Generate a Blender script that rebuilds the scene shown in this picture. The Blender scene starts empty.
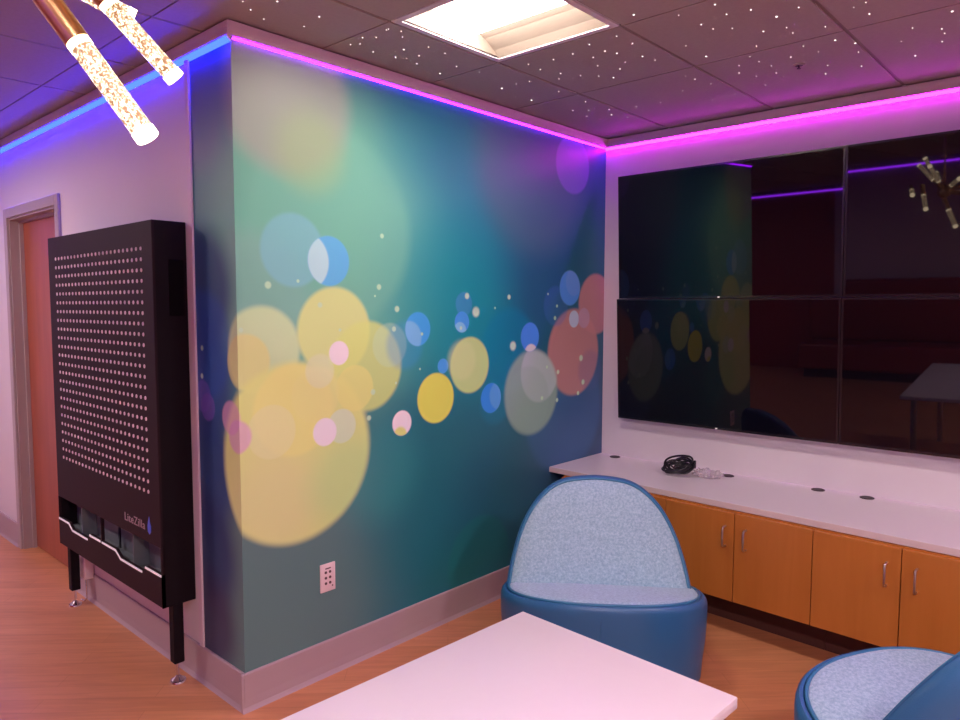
import bpy, bmesh, math, random
from mathutils import Vector, Matrix, noise
random.seed(7)
SC = bpy.context.scene
COL = SC.collection
PI = math.pi
# ------------------------------------------------------------------ room numbers (metres)
XA, YA, XB = 1.402, 2.534, 3.948       # mural outer corner x, mural wall y, screen wall x
YT = 2.862                             # where the mural ends on the side face
CH = 2.65                              # ceiling
X0, Y0, YL = -3.0, -3.0, 6.4           # back wall, side wall, end of the hall on the left
# ------------------------------------------------------------------ helpers
def srgb(r, g, b):
    f = lambda c: c/12.92 if c <= .04045 else ((c+.055)/1.055)**2.4
    return (f(r/255), f(g/255), f(b/255), 1)

def obj(name, bm, mats, parent=None, smooth=False, loc=None):
    me = bpy.data.meshes.new(name)
    bmesh.ops.recalc_face_normals(bm, faces=bm.faces[:])
    bm.to_mesh(me); bm.free()
    if not isinstance(mats, (list, tuple)): mats = [mats]
    for m in mats: me.materials.append(m)
    if smooth:
        for p in me.polygons: p.use_smooth = True
        if smooth == 'auto':
            me.set_sharp_from_angle(angle=math.radians(38))
    o = bpy.data.objects.new(name, me); COL.objects.link(o)
    if parent: o.parent = parent
    if loc: o.location = loc
    return o

def thing(name, label, cat, loc=(0,0,0), rotz=0, group=None):
    o = bpy.data.objects.new(name, None); COL.objects.link(o)
    o.location = loc; o.rotation_euler = (0,0,rotz); o.empty_display_size = .1
    o['label'] = label; o['category'] = cat
    if group: o['group'] = group
    return o

def tag(o, label, cat, group=None):
    o['label'] = label; o['category'] = cat
    if group: o['group'] = group
    return o

def struct(o, label=None):
    o['kind'] = 'structure'
    if label: o['label'] = label; o['category'] = 'room'
    return o

def add_box(bm, a, b, mat=0, bevel=0, seg=2, M=None):
    x0,y0,z0 = a; x1,y1,z1 = b
    vs = [bm.verts.new(p) for p in ((x0,y0,z0),(x1,y0,z0),(x1,y1,z0),(x0,y1,z0),(x0,y0,z1),(x1,y0,z1),(x1,y1,z1),(x0,y1,z1))]
    fs = [bm.faces.new([vs[i] for i in f]) for f in ((0,3,2,1),(4,5,6,7),(0,1,5,4),(1,2,6,5),(2,3,7,6),(3,0,4,7))]
    for f in fs: f.material_index = mat
    if M: bmesh.ops.transform(bm, matrix=M, verts=vs)
    if bevel:
        es = list({e for f in fs for e in f.edges})
        r = bmesh.ops.bevel(bm, geom=es, offset=bevel, segments=seg, profile=.5, affect='EDGES')
        for f in r['faces']: f.material_index = mat

def box(a, b, bevel=0, seg=2):
    bm = bmesh.new(); add_box(bm, a, b, 0, bevel, seg); return bm

def add_prism(bm, pts, axis, lo, hi, mat=0):
    """polygon pts (2-D) extruded along axis; order of remaining axes kept"""
    def P(p, t):
        return {0:(t,p[0],p[1]), 1:(p[0],t,p[1]), 2:(p[0],p[1],t)}[axis]
    A = [bm.verts.new(P(p,lo)) for p in pts]; B = [bm.verts.new(P(p,hi)) for p in pts]
    n = len(pts); fs = [bm.faces.new(A), bm.faces.new(B[::-1])]
    for i in range(n): fs.append(bm.faces.new((A[i],B[i],B[(i+1)%n],A[(i+1)%n])))
    for f in fs: f.material_index = mat

def add_cyl(bm, p0, p1, r0, r1=None, n=20, mat=0, cap=True):
    p0, p1 = Vector(p0), Vector(p1); r1 = r0 if r1 is None else r1
    d = (p1-p0).normalized(); u = d.orthogonal().normalized(); v = d.cross(u)
    A, B = [], []
    for i in range(n):
        a = 2*PI*i/n; w = u*math.cos(a)+v*math.sin(a)
        A.append(bm.verts.new(p0+w*r0)); B.append(bm.verts.new(p1+w*r1))
    for i in range(n):
        f = bm.faces.new((A[i],A[(i+1)%n],B[(i+1)%n],B[i])); f.material_index = mat
    if cap:
        bm.faces.new(A[::-1]).material_index = mat; bm.faces.new(B).material_index = mat

def add_tube(bm, pts, r, n=8, mat=0):
    pts = [Vector(p) for p in pts]; rings = []
    prev = None
    for i, p in enumerate(pts):
        d = (pts[min(i+1,len(pts)-1)]-pts[max(i-1,0)]).normalized()
        u = d.orthogonal().normalized() if prev is None else (prev - d*prev.dot(d)).normalized()
        prev = u; v = d.cross(u)
        rr = r[i] if isinstance(r, (list,tuple)) else r
        rings.append([bm.verts.new(p+(u*math.cos(2*PI*k/n)+v*math.sin(2*PI*k/n))*rr) for k in range(n)])
    for a, b in zip(rings, rings[1:]):
        for k in range(n): bm.faces.new((a[k],a[(k+1)%n],b[(k+1)%n],b[k])).material_index = mat
    bm.faces.new(rings[0][::-1]).material_index = mat; bm.faces.new(rings[-1]).material_index = mat

def add_rings(bm, rings, mat=0, cap0=True, cap1=True, closed=True):
    R = [[bm.verts.new(p) for p in r] for r in rings]
    n = len(R[0]); m = n if closed else n-1
    for a, b in zip(R, R[1:]):
        for k in range(m): bm.faces.new((a[k],a[(k+1)%n],b[(k+1)%n],b[k])).material_index = mat
    if cap0: bm.faces.new(R[0][::-1]).material_index = mat
    if cap1: bm.faces.new(R[-1]).material_index = mat

# ------------------------------------------------------------------ materials
def new_mat(name):
    m = bpy.data.materials.new(name); m.use_nodes = True
    nt = m.node_tree; b = nt.nodes['Principled BSDF']
    return m, nt, b

def mat(name, c, rough=.5, metal=0, spec=None, var=0, scale=40, bump=0, coat=0, emit=None, estr=0, bscale=None, trans=0, alpha=1):
    m, nt, b = new_mat(name)
    b.inputs['Base Color'].default_value = c
    b.inputs['Roughness'].default_value = rough
    b.inputs['Metallic'].default_value = metal
    if spec is not None: b.inputs['Specular IOR Level'].default_value = spec
    if coat: b.inputs['Coat Weight'].default_value = coat; b.inputs['Coat Roughness'].default_value = .05
    if emit: b.inputs['Emission Color'].default_value = emit; b.inputs['Emission Strength'].default_value = estr
    if trans: b.inputs['Transmission Weight'].default_value = trans
    if alpha < 1: b.inputs['Alpha'].default_value = alpha
    tc = nt.nodes.new('ShaderNodeTexCoord')
    nz = nt.nodes.new('ShaderNodeTexNoise'); nz.inputs['Scale'].default_value = scale; nz.inputs['Detail'].default_value = 3
    nt.links.new(tc.outputs['Object'], nz.inputs['Vector'])
    mx = nt.nodes.new('ShaderNodeMix'); mx.data_type = 'RGBA'; mx.blend_type = 'MIX'
    k = 1-var if var else .985
    mx.inputs[6].default_value = (c[0]*k, c[1]*k, c[2]*k, 1); 
    k2 = 1+var if var else 1.01
    mx.inputs[7].default_value = (min(1,c[0]*k2), min(1,c[1]*k2), min(1,c[2]*k2), 1)
    nt.links.new(nz.outputs['Fac'], mx.inputs[0]); nt.links.new(mx.outputs[2], b.inputs['Base Color'])
    if bump:
        n2 = nt.nodes.new('ShaderNodeTexNoise'); n2.inputs['Scale'].default_value = bscale or scale*3
        nt.links.new(tc.outputs['Object'], n2.inputs['Vector'])
        bp = nt.nodes.new('ShaderNodeBump'); bp.inputs['Strength'].default_value = bump; bp.inputs['Distance'].default_value = .002
        nt.links.new(n2.outputs['Fac'], bp.inputs['Height']); nt.links.new(bp.outputs['Normal'], b.inputs['Normal'])
    return m

M = {}
M['wall'] = mat('painted_wall', (.74,.70,.73,1), .55, var=.02, scale=3, bump=.15, bscale=180)
M['crown'] = mat('crown_paint', (.60,.50,.54,1), .5, var=.03)
M['ceiling'] = mat('ceiling_tile', (.38,.33,.33,1), .85, var=.08, scale=60, bump=.4, bscale=300)
M['ceil_grid'] = mat('ceiling_grid', (.24,.19,.20,1), .7)
M['base'] = mat('vinyl_baseboard', (.44,.355,.375,1), .42, var=.04, scale=5)
M['trim'] = mat('trim_white', (.74,.66,.72,1), .4)
M['frame'] = mat('door_frame_paint', (.42,.36,.36,1), .42)
M['white_lam'] = mat('white_laminate', (.80,.76,.78,1), .32, var=.01)
M['lam_edge'] = mat('laminate_edge', (.66,.56,.56,1), .45)
M['dark_hole'] = mat('dark_plastic', (.03,.022,.025,1), .5)
M['kick'] = mat('kick_brown', (.085,.03,.022,1), .6)
M['steel'] = mat('brushed_steel', (.62,.56,.56,1), .28, metal=1)
M['chrome'] = mat('chrome', (.8,.76,.8,1), .15, metal=1)
M['black_shell'] = mat('black_powder_coat', (.008,.005,.008,1), .6, spec=.18, var=.1, scale=300)
M['black_face'] = mat('black_face_panel', (.022,.010,.014,1), .6, spec=.2, var=.08, scale=200)
M['bezel'] = mat('screen_bezel', (.012,.010,.014,1), .22, coat=.3)
M['screen'] = mat('screen_glass', (.004,.003,.006,1), .025, spec=.5)
M['gold'] = mat('brushed_gold', (.75,.50,.24,1), .28, metal=1)
M['vinyl'] = mat('blue_vinyl', (.026,.145,.33,1), .36, var=.08, scale=8, bump=.25, bscale=260)
M['piping'] = mat('blue_piping', (.035,.20,.36,1), .36)
M['plate'] = mat('outlet_plastic', (.86,.74,.74,1), .35)
M['plastic_bag'] = mat('clear_plastic', (.86,.80,.84,1), .12, trans=.45, alpha=.55, bump=.6, bscale=60)
M['cable'] = mat('black_cable', (.010,.009,.013,1), .38)
M['red_paint'] = mat('red_wall_paint', (.34,.018,.018,1), .5)
M['grey_paint'] = mat('grey_wall_paint', (.60,.48,.54,1), .5)
M['red_vinyl'] = mat('red_vinyl', (.30,.03,.02,1), .35)
M['frost'] = mat('frosted_tray', (.15,.18,.19,1), .5)
M['trim_lit'] = mat('white_acrylic_edge', (.9,.85,.9,1), .3, emit=(1,.9,.96,1), estr=.04)
M['text'] = mat('pale_print', (.42,.33,.36,1), .5)
M['blue_print'] = mat('blue_print', (.05,.14,.8,1), .4)

def emis(name, c, s):
    m = bpy.data.materials.new(name); m.use_nodes = True; nt = m.node_tree
    nt.nodes.remove(nt.nodes['Principled BSDF'])
    e = nt.nodes.new('ShaderNodeEmission'); e.inputs['Color'].default_value = (*c,1); e.inputs['Strength'].default_value = s
    nt.links.new(e.outputs[0], nt.nodes['Material Output'].inputs['Surface'])
    return m
M['lens'] = emis('troffer_lens', (1,.80,.72), 7)
M['lens_added'] = emis('added_lamp_lens', (1,.76,.80), 21)  # stronger lens for the added lamps out of view
M['reflector'] = mat('troffer_reflector', (.27,.24,.20,1), .5)
M['star'] = emis('star_point', (1,.84,.80), .45)
M['led_tv'] = emis('led_magenta', (.85,.004,1), 10)
M['led_mural'] = emis('led_violet', (.34,.006,1), 5)
M['led_left'] = emis('led_blue', (.0015,.0035,1), 17)
M['led_back'] = emis('led_purple', (.30,.02,1), 3)
M['badge'] = emis('standby_badge', (1,.8,.8), .12)

# fabric : heathered
def fabric(name, c1, c2):
    m, nt, b = new_mat(name); N = nt.nodes.new; L = nt.links.new
    tc = N('ShaderNodeTexCoord')
    n1 = N('ShaderNodeTexNoise'); n1.inputs['Scale'].default_value = 95; n1.inputs['Detail'].default_value = 6; n1.inputs['Roughness'].default_value = .75
    L(tc.outputs['Object'], n1.inputs['Vector'])
    r = N('ShaderNodeValToRGB'); r.color_ramp.elements[0].position = .38; r.color_ramp.elements[1].position = .63
    r.color_ramp.elements[0].color = c1; r.color_ramp.elements[1].color = c2
    L(n1.outputs['Fac'], r.inputs[0]); L(r.outputs[0], b.inputs['Base Color'])
    b.inputs['Roughness'].default_value = .85; b.inputs['Sheen Weight'].default_value = .25
    bp = N('ShaderNodeBump'); bp.inputs['Strength'].default_value = .4; bp.inputs['Distance'].default_value = .002
    L(n1.outputs['Fac'], bp.inputs['Height']); L(bp.outputs[0], b.inputs['Normal'])
    return m
M['fabric'] = fabric('heathered_fabric', (.24,.42,.54,1), (.42,.63,.74,1))

# wood plank floor
def wood_floor():
    m, nt, b = new_mat('plank_floor'); N = nt.nodes.new; L = nt.links.new
    g = N('ShaderNodeNewGeometry')
    mp = N('ShaderNodeMapping'); mp.inputs['Rotation'].default_value = (0,0,math.radians(45)); L(g.outputs['Position'], mp.inputs['Vector'])
    br = N('ShaderNodeTexBrick'); br.inputs['Scale'].default_value = 1; br.inputs['Brick Width'].default_value = 1.2; br.inputs['Row Height'].default_value = .10
    br.inputs['Mortar Size'].default_value = .0011; br.inputs['Mortar Smooth'].default_value = .3; br.offset = .37
    br.inputs['Color1'].default_value = (.58,.25,.11,1); br.inputs['Color2'].default_value = (.65,.29,.135,1); br.inputs['Mortar'].default_value = (.47,.20,.075,1)
    L(mp.outputs[0], br.inputs['Vector'])
    mp2 = N('ShaderNodeMapping'); mp2.inputs['Scale'].default_value = (2.5,26,1); L(mp.outputs[0], mp2.inputs['Vector'])
    nz = N('ShaderNodeTexNoise'); nz.inputs['Scale'].default_value = 1.6; nz.inputs['Detail'].default_value = 6; nz.inputs['Distortion'].default_value = .6
    L(mp2.outputs[0], nz.inputs['Vector'])
    r = N('ShaderNodeValToRGB'); r.color_ramp.elements[0].color = (.90,.89,.87,1); r.color_ramp.elements[1].color = (1.05,1.05,1.05,1)
    r.color_ramp.elements[0].position = .35; r.color_ramp.elements[1].position = .68
    L(nz.outputs['Fac'], r.inputs[0])
    mx = N('ShaderNodeMix'); mx.data_type = 'RGBA'; mx.blend_type = 'MULTIPLY'; mx.inputs[0].default_value = 1
    L(br.outputs['Color'], mx.inputs[6]); L(r.outputs[0], mx.inputs[7]); L(mx.outputs[2], b.inputs['Base Color'])
    b.inputs['Roughness'].default_value = .31
    return m
M['floor'] = wood_floor()

def wood(name, c1, c2, rough=.38, axis=2):
    m, nt, b = new_mat(name); N = nt.nodes.new; L = nt.links.new
    tc = N('ShaderNodeTexCoord'); mp = N('ShaderNodeMapping')
    s = [14,14,14]; s[axis] = 1.6; mp.inputs['Scale'].default_value = s
    L(tc.outputs['Object'], mp.inputs['Vector'])
    nz = N('ShaderNodeTexNoise'); nz.inputs['Scale'].default_value = 1.2; nz.inputs['Detail'].default_value = 5; nz.inputs['Distortion'].default_value = .5
    L(mp.outputs[0], nz.inputs['Vector'])
    r = N('ShaderNodeValToRGB'); r.color_ramp.elements[0].color = c1; r.color_ramp.elements[1].color = c2
    r.color_ramp.elements[0].position = .3; r.color_ramp.elements[1].position = .72
    L(nz.outputs['Fac'], r.inputs[0]); L(r.outputs[0], b.inputs['Base Color']); b.inputs['Roughness'].default_value = rough
    return m
M['cab_wood'] = wood('maple_door', (.46,.155,.024,1), (.52,.185,.034,1))
M['door_wood'] = wood('red_brown_door', (.33,.085,.045,1), (.40,.11,.06,1))

# crystal rod: bubbly glowing acrylic
def crystal():
    m = bpy.data.materials.new('bubble_crystal'); m.use_nodes = True; nt = m.node_tree; N = nt.nodes.new; L = nt.links.new
    b = nt.nodes['Principled BSDF']; b.inputs['Base Color'].default_value = (.45,.32,.20,1); b.inputs['Roughness'].default_value = .12
    tc = N('ShaderNodeTexCoord'); v = N('ShaderNodeTexNoise'); v.inputs['Scale'].default_value = 185; v.inputs['Detail'].default_value = 1; v.inputs['Distortion'].default_value = 1.2
    L(tc.outputs['Object'], v.inputs['Vector'])
    r = N('ShaderNodeValToRGB'); e = r.color_ramp.elements
    e[0].position = .44; e[0].color = (.70,.40,.14,1); e[1].position = .52; e[1].color = (1.0,.76,.50,1)
    L(v.outputs['Fac'], r.inputs[0]); L(r.outputs[0], b.inputs['Emission Color'])
    r2 = N('ShaderNodeMapRange'); r2.inputs[1].default_value = .47; r2.inputs[2].default_value = .68; r2.inputs[3].default_value = .06; r2.inputs[4].default_value = .8
    L(v.outputs['Fac'], r2.inputs[0]); L(r2.outputs[0], b.inputs['Emission Strength'])
    return m
M['crystal'] = crystal()
M['crystal_end'] = emis('crystal_cap_glow', (1,.78,.52), 1.2)

# ------------------------------------------------------------------ the camera (also used to read the bokeh print off the wall)
PITCH, YAW, ROLL, FPX, CAMZ = map(float, (math.radians(4.234), math.radians(42.414), math.radians(.124), 720.15, 1.6))
Fv = Vector((math.cos(YAW)*math.cos(PITCH), math.sin(YAW)*math.cos(PITCH), -math.sin(PITCH)))
Rv = Vector((math.sin(YAW), -math.cos(YAW), 0)); Uv = Rv.cross(Fv)
Rv, Uv = Rv*math.cos(ROLL)+Uv*math.sin(ROLL), Uv*math.cos(ROLL)-Rv*math.sin(ROLL)
EYE = Vector((0,0,CAMZ))
cam = bpy.data.cameras.new('camera'); camo = bpy.data.objects.new('camera', cam); COL.objects.link(camo)
cam.sensor_width = 36; cam.lens = 36*FPX/960; cam.clip_start = .02
camo.matrix_world = Matrix(((Rv.x,Uv.x,-Fv.x,0),(Rv.y,Uv.y,-Fv.y,0),(Rv.z,Uv.z,-Fv.z,CAMZ),(0,0,0,1)))
SC.camera = camo
def ray(px, py): return Rv*((px-480)/FPX) + Uv*((360-py)/FPX) + Fv
def hit(px, py, ax, v):
    d = ray(px, py); return EYE + d*((v-EYE[ax])/d[ax])
def at(px, py, t): return EYE + ray(px, py)*t

# ------------------------------------------------------------------ mural print
def mural_material():
    m, nt, b = new_mat('bokeh_mural'); N = nt.nodes.new; L = nt.links.new
    b.inputs['Roughness'].default_value = .42; b.inputs['Specular IOR Level'].default_value = .35
    g = N('ShaderNodeNewGeometry'); s = N('ShaderNodeSeparateXYZ'); L(g.outputs['Position'], s.inputs[0])
    su = N('ShaderNodeMath'); su.operation = 'SUBTRACT'; L(s.outputs['X'], su.inputs[0]); L(s.outputs['Y'], su.inputs[1])
    ad = N('ShaderNodeMath'); ad.operation = 'ADD'; L(su.outputs[0], ad.inputs[0]); ad.inputs[1].default_value = YA-XA
    cb = N('ShaderNodeCombineXYZ'); L(ad.outputs[0], cb.inputs['X']); L(s.outputs['Z'], cb.inputs['Y'])
    P = cb.outputs[0]
    def wallpt(px, py):
        if px >= 234:
            p = hit(px, py, 1, YA); return p.x-XA, p.z
        p = hit(px, py, 0, XA); return -(p.y-YA), p.z
    tint = (1.0, 1.0, 1.0)
    GAIN = 1.22
    def col(c):
        if c[0] > 180 and c[1] > 150: c = (c[0]-4, min(255,c[1]+20), min(255,c[2]+14))
        c = srgb(*c); return (min(.95,c[0]*1.02), min(.95,c[1]*1.42), min(.95,c[2]*1.52), 1)
    cur = None; masks = {}
    base = N('ShaderNodeRGB'); base.outputs[0].default_value = col((44,104,112)); cur = base.outputs[0]
    def mask(px, py, ry, soft):
        c, z = wallpt(px, py)
        if ry > 0:
            a = wallpt(px, py-ry)[1]; bb = wallpt(px, py+ry)[1]; r = (a-bb)/2; z = (a+bb)/2
        d = N('ShaderNodeVectorMath'); d.operation = 'DISTANCE'; L(P, d.inputs[0]); d.inputs[1].default_value = (c, z, 0)
        mr = N('ShaderNodeMapRange'); mr.interpolation_type = 'SMOOTHSTEP'
        mr.inputs[1].default_value = r*(1+soft); mr.inputs[2].default_value = r*(1-soft); mr.inputs[3].default_value = 0; mr.inputs[4].default_value = 1
        L(d.outputs['Value'], mr.inputs[0]); return mr.outputs[0]
    def paint(fac, c, alpha):
        nonlocal cur
        mu = N('ShaderNodeMath'); mu.operation = 'MULTIPLY'; L(fac, mu.inputs[0]); mu.inputs[1].default_value = alpha
        mx = N('ShaderNodeMix'); mx.data_type = 'RGBA'; L(mu.outputs[0], mx.inputs[0]); L(cur, mx.inputs[6]); mx.inputs[7].default_value = col(c); cur = mx.outputs[2]
    def disc(px, py, ry, c, alpha=1, soft=.06, clip=None, name=None):
        k = mask(px, py, ry, soft)
        if name: masks[name] = k
        if clip:
            mu = N('ShaderNodeMath'); mu.operation = 'MULTIPLY'; L(k, mu.inputs[0]); L(masks[clip], mu.inputs[1]); k = mu.outputs[0]
        paint(k, c, alpha)
    # broad colour fields; the navy ones on the side face are painted-in shade
    for a in BROAD: disc(*a)
    for a in CIRC: disc(*a[0], **a[1])
    for x, y, r in DOTS: disc(x, y, r, (205,225,160), .85, .35)
    L(cur, b.inputs['Base Color'])
    return m
BROAD = [
 (330,245,165,(112,172,142),1,.35), (500,250,120,(30,135,145),.85,.6), (280,570,150,(98,118,112),.95,.45), (560,290,85,(38,90,112),.9,.5),
 (590,450,90,(66,74,104),.85,.55), (440,500,95,(28,104,108),.7,.5), (500,500,60,(34,72,98),.4,.6), (450,310,80,(24,142,142),.6,.6),
 (335,228,100,(122,180,150),.6,.10), (286,95,78,(160,160,140),.9,.20), (310,150,40,(162,178,122),.6,.5), (535,165,88,(84,116,126),.7,.25), (420,130,60,(30,116,134),.5,.6),
 (480,560,44,(26,112,104),.5,.08), (250,300,70,(136,172,152),.6,.25), (380,470,50,(60,150,140),.35,.5),
 (200,290,62,(44,66,106),.9,.3), (200,380,62,(44,70,120),.9,.3), (202,470,62,(42,64,110),.9,.3), (204,550,60,(44,54,92),.9,.3), (208,620,50,(60,54,80),.9,.35),  # side face: its shade and blue LED tint painted into the colour
 (200,110,60,(120,108,140),.6,.4)]
CIRC = [
 ((293,250,37,(132,184,186)), dict(alpha=.68,soft=.08,name='a')),
 ((203,345,55,(46,84,160)), dict(alpha=.5,soft=.15)),
 ((262,350,44,(214,208,140)), dict(alpha=.85,soft=.09)),
 ((245,362,28,(226,186,112)), dict(alpha=.8,soft=.08)),
 ((335,331,44,(224,208,118)), dict(alpha=.92,soft=.07)),
 ((367,366,45,(220,205,105)), dict(alpha=.80,soft=.07)),
 ((297,452,90,(228,203,112)), dict(alpha=.95,soft=.06,name='big')),
 ((275,505,55,(224,184,124)), dict(alpha=.8,soft=.6,clip='big')),
 ((350,480,45,(190,185,118)), dict(alpha=.6,soft=.5,clip='big')),
 ((295,410,46,(236,208,112)), dict(alpha=.75,soft=.08)),
 ((355,388,23,(234,204,110)), dict(alpha=.7,soft=.06)),
 ((316,395,28,(234,200,120)), dict(alpha=.5,soft=.08)),
 ((320,371,17,(226,200,160)), dict(alpha=.5,soft=.1)),
 ((390,345,22,(200,205,160)), dict(alpha=.35,soft=.08)),
 ((272,432,27,(232,200,140)), dict(alpha=.6,soft=.06)),
 ((231,418,17,(224,150,176)), dict(alpha=.65,soft=.12)),
 ((236,438,17,(220,140,190)), dict(alpha=.6,soft=.12)),
 ((342,426,17,(215,203,165)), dict(alpha=.75,soft=.06)),
 ((339,353,12,(246,214,226)), dict(alpha=1,soft=.08)),
 ((325,432,14,(244,206,204)), dict(alpha=1,soft=.07)),
 ((329,261,25,(104,176,252)), dict(alpha=1,soft=.05,name='b')),
 ((304,261,30,(196,212,248)), dict(alpha=.9,soft=.05,clip='b')),
 ((402,423,12.5,(248,218,200)), dict(alpha=1,soft=.07,name='c')),
 ((400,436,9,(224,205,90)), dict(alpha=.9,soft=.2,clip='c')),
 ((405,345,24,(60,140,190)), dict(alpha=.35,soft=.2)),
 ((418,329,17,(72,156,238)), dict(alpha=1,soft=.06,name='d')),
 ((409,338,17,(140,185,235)), dict(alpha=.7,soft=.1,clip='d')),
 ((464,304,12,(80,140,190)), dict(alpha=.5,soft=.1)),
 ((462,322,10.5,(76,150,232)), dict(alpha=1,soft=.07,name='e')),
 ((460,331,9,(150,200,240)), dict(alpha=.7,soft=.1,clip='e')),
 ((443,366,7.5,(80,155,225)), dict(alpha=1,soft=.1)),
 ((510,350,42,(0,126,150)), dict(alpha=.5,soft=.12)),
 ((470,365,28,(206,192,112)), dict(alpha=.92,soft=.06)),
 ((462,360,20,(222,196,130)), dict(alpha=.4,soft=.2)),
 ((436,398,25,(230,208,74)), dict(alpha=1,soft=.05)),
 ((495,402,22,(20,130,150)), dict(alpha=.4,soft=.2)),
 ((491,398,15,(58,140,236)), dict(alpha=1,soft=.05,name='f')),
 ((499,395,14,(110,170,240)), dict(alpha=.6,soft=.1,clip='f')),
 ((565,410,62,(70,110,160)), dict(alpha=.35,soft=.1)),
 ((574,352,43,(196,128,120)), dict(alpha=.92,soft=.06)),
 ((596,304,30,(200,128,122)), dict(alpha=.85,soft=.07)),
 ((590,370,20,(90,90,140)), dict(alpha=.25,soft=.2)),
 ((532,392,42,(156,172,146)), dict(alpha=.82,soft=.08,name='g')),
 ((540,372,30,(190,168,164)), dict(alpha=.8,soft=.06,clip='g')),
 ((528,400,34,(150,170,150)), dict(alpha=.3,soft=.06)),
 ((530,337,14.5,(76,140,226)), dict(alpha=1,soft=.06,name='h')),
 ((531,355,11,(226,188,170)), dict(alpha=.9,soft=.1,clip='h')),
 ((556,306,20,(70,110,170)), dict(alpha=.35,soft=.1)),
 ((570,288,17.5,(84,140,226)), dict(alpha=1,soft=.06,name='i')),
 ((574,282,14,(120,150,220)), dict(alpha=.5,soft=.1,clip='i')),
 ((574,319,8.5,(196,176,214)), dict(alpha=.9,soft=.08)),
 ((584,318,10,(190,150,170)), dict(alpha=.6,soft=.08)),
 ((573,165,29,(150,135,215)), dict(alpha=.36,soft=.06)),
 ((203,396,16,(110,90,170)), dict(alpha=.6,soft=.1)),
 ((208,407,14,(120,84,160)), dict(alpha=.6,soft=.1)),
]
DOTS = [(382,236,2.4),(379,287,2.8),(268,285,3.6),(298,281,1.7),(397,309,3),(394,329,2.6),(320,305,2.6),(340,330,1.6),(373,392,2.8),(369,418,2.6),
 (241,330,2.4),(422,334,1.6),(467,296,3),(476,312,5),(509,297,2.4),(495,308,1.2),(513,346,4.5),(548,294,1.2),(557,306,1.5),(555,318,2),
 (581,358,3),(583,382,2.6),(578,393,2),(558,372,2.2),(542,398,2),(557,400,2),(547,367,1.6),(420,369,1.2),(396,383,1.3),(375,296,1.2),
 (202,348,2.6),(202,376,2.6),(461,328,1.8),(283,456,.1)]
DOTS = [d for d in DOTS if d[2] > .5]
M['mural'] = mural_material()

# ================================================================== THE SETTING
bm = bmesh.new(); add_box(bm, (X0-.1,Y0-.1,-.05), (XB+.1,YL+.1,0)); struct(obj('floor', bm, M['floor']), 'orange wood plank floor')

# ceiling: tegular tiles with a darker grid between them, open where a troffer sits
GX, GY, GP = 1.80, 1.49, .61
TROFF = [(1.80,1.49), (1.80-4*GP,1.49-3*GP), (1.80,1.49-5*GP), (1.80-4*GP,1.49-5*GP), (1.80-4*GP,1.49+5*GP)]  # only the first is in view; the rest are added to light the room
bm = bmesh.new()
def cell(x0, y0, x1, y1, hx0, hy0, hx1, hy1):
    gx_, gy_ = .0035, .0085; d = .005; zt, zg = CH, CH+d
    # tile face with bevelled rim, then the grid around it
    a0, a1 = x0+(gx_ if x0==hx0 else 0), x1-(gx_ if x1==hx1 else 0); b0, b1 = y0+(gy_ if y0==hy0 else 0), y1-(gy_ if y1==hy1 else 0)
    a = [(a0,b0),(a1,b0),(a1,b1),(a0,b1)]
    o = [(x0,y0),(x1,y0),(x1,y1),(x0,y1)]
    A = [bm.verts.new((p[0],p[1],zt)) for p in a]; B = [bm.verts.new((p[0],p[1],zg)) for p in a]; O = [bm.verts.new((p[0],p[1],zg)) for p in o]
    bm.faces.new(A[::-1]).material_index = 0
    for i in range(4):
        j = (i+1)%4
        bm.faces.new((A[i],A[j],B[j],B[i])).material_index = 0
        if a[i] != o[i] or a[j] != o[j]:
            try: bm.faces.new((B[i],B[j],O[j],O[i])).material_index = 1
            except ValueError: pass
for (rx0,ry0,rx1,ry1) in ((X0,Y0,XB,YA),(X0,YA,XA,YL)):
    i0 = math.floor((rx0-GX)/GP); i1 = math.ceil((rx1-GX)/GP); j0 = math.floor((ry0-GY)/GP); j1 = math.ceil((ry1-GY)/GP)
    for i in range(i0,i1):
        for j in range(j0,j1):
            hx, hy = GX+i*GP, GY+j*GP; ex, ey = GP, GP
            if rx1 == XB and i >= 3: continue
            if rx1 == XB and i == 2: ex = 3*GP                 # last column runs on to the screen wall
            if rx1 == XA and j >= 4 and abs(hx-TROFF[4][0]) > .05:
                if j > 4: continue
                ey = 9*GP
            if any(abs(hx-t[0])<.05 and abs(hy-t[1])<.05 for t in TROFF): continue
            x0_, x1_ = max(hx,rx0), min(hx+ex,rx1); y0_, y1_ = max(hy,ry0), min(hy+ey,ry1)
            if x1_-x0_ < .03 or y1_-y0_ < .03: continue
            cell(x0_,y0_,x1_,y1_,hx,hy,hx+ex,hy+ey)
me_ = bpy.data.meshes.new('ceiling'); bm.to_mesh(me_); bm.free(); me_.materials.append(M['ceiling']); me_.materials.append(M['ceil_grid'])
ceil = bpy.data.objects.new('ceiling', me_); COL.objects.link(ceil); struct(ceil, 'dark grey tiled ceiling dotted with tiny star lights')

# mural wall block
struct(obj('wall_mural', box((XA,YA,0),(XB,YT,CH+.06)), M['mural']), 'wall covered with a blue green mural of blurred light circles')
struct(obj('wall_screens', box((XB,Y0,0),(XB+.12,YT,CH+.06)), M['wall']), 'pale wall behind the four screens')
# left wall with its doorway
DY0, DY1, DH = 4.46, 5.355, 2.155
bm = bmesh.new()
add_box(bm, (XA,YT,0),(XA+.16,DY0,CH+.06)); add_box(bm, (XA,DY1,0),(XA+.16,YL,CH+.06)); add_box(bm, (XA,DY0,DH),(XA+.16,DY1,CH+.06))
struct(obj('wall_left', bm, M['wall']), 'pink lit pale wall on the left with the door')
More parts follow.
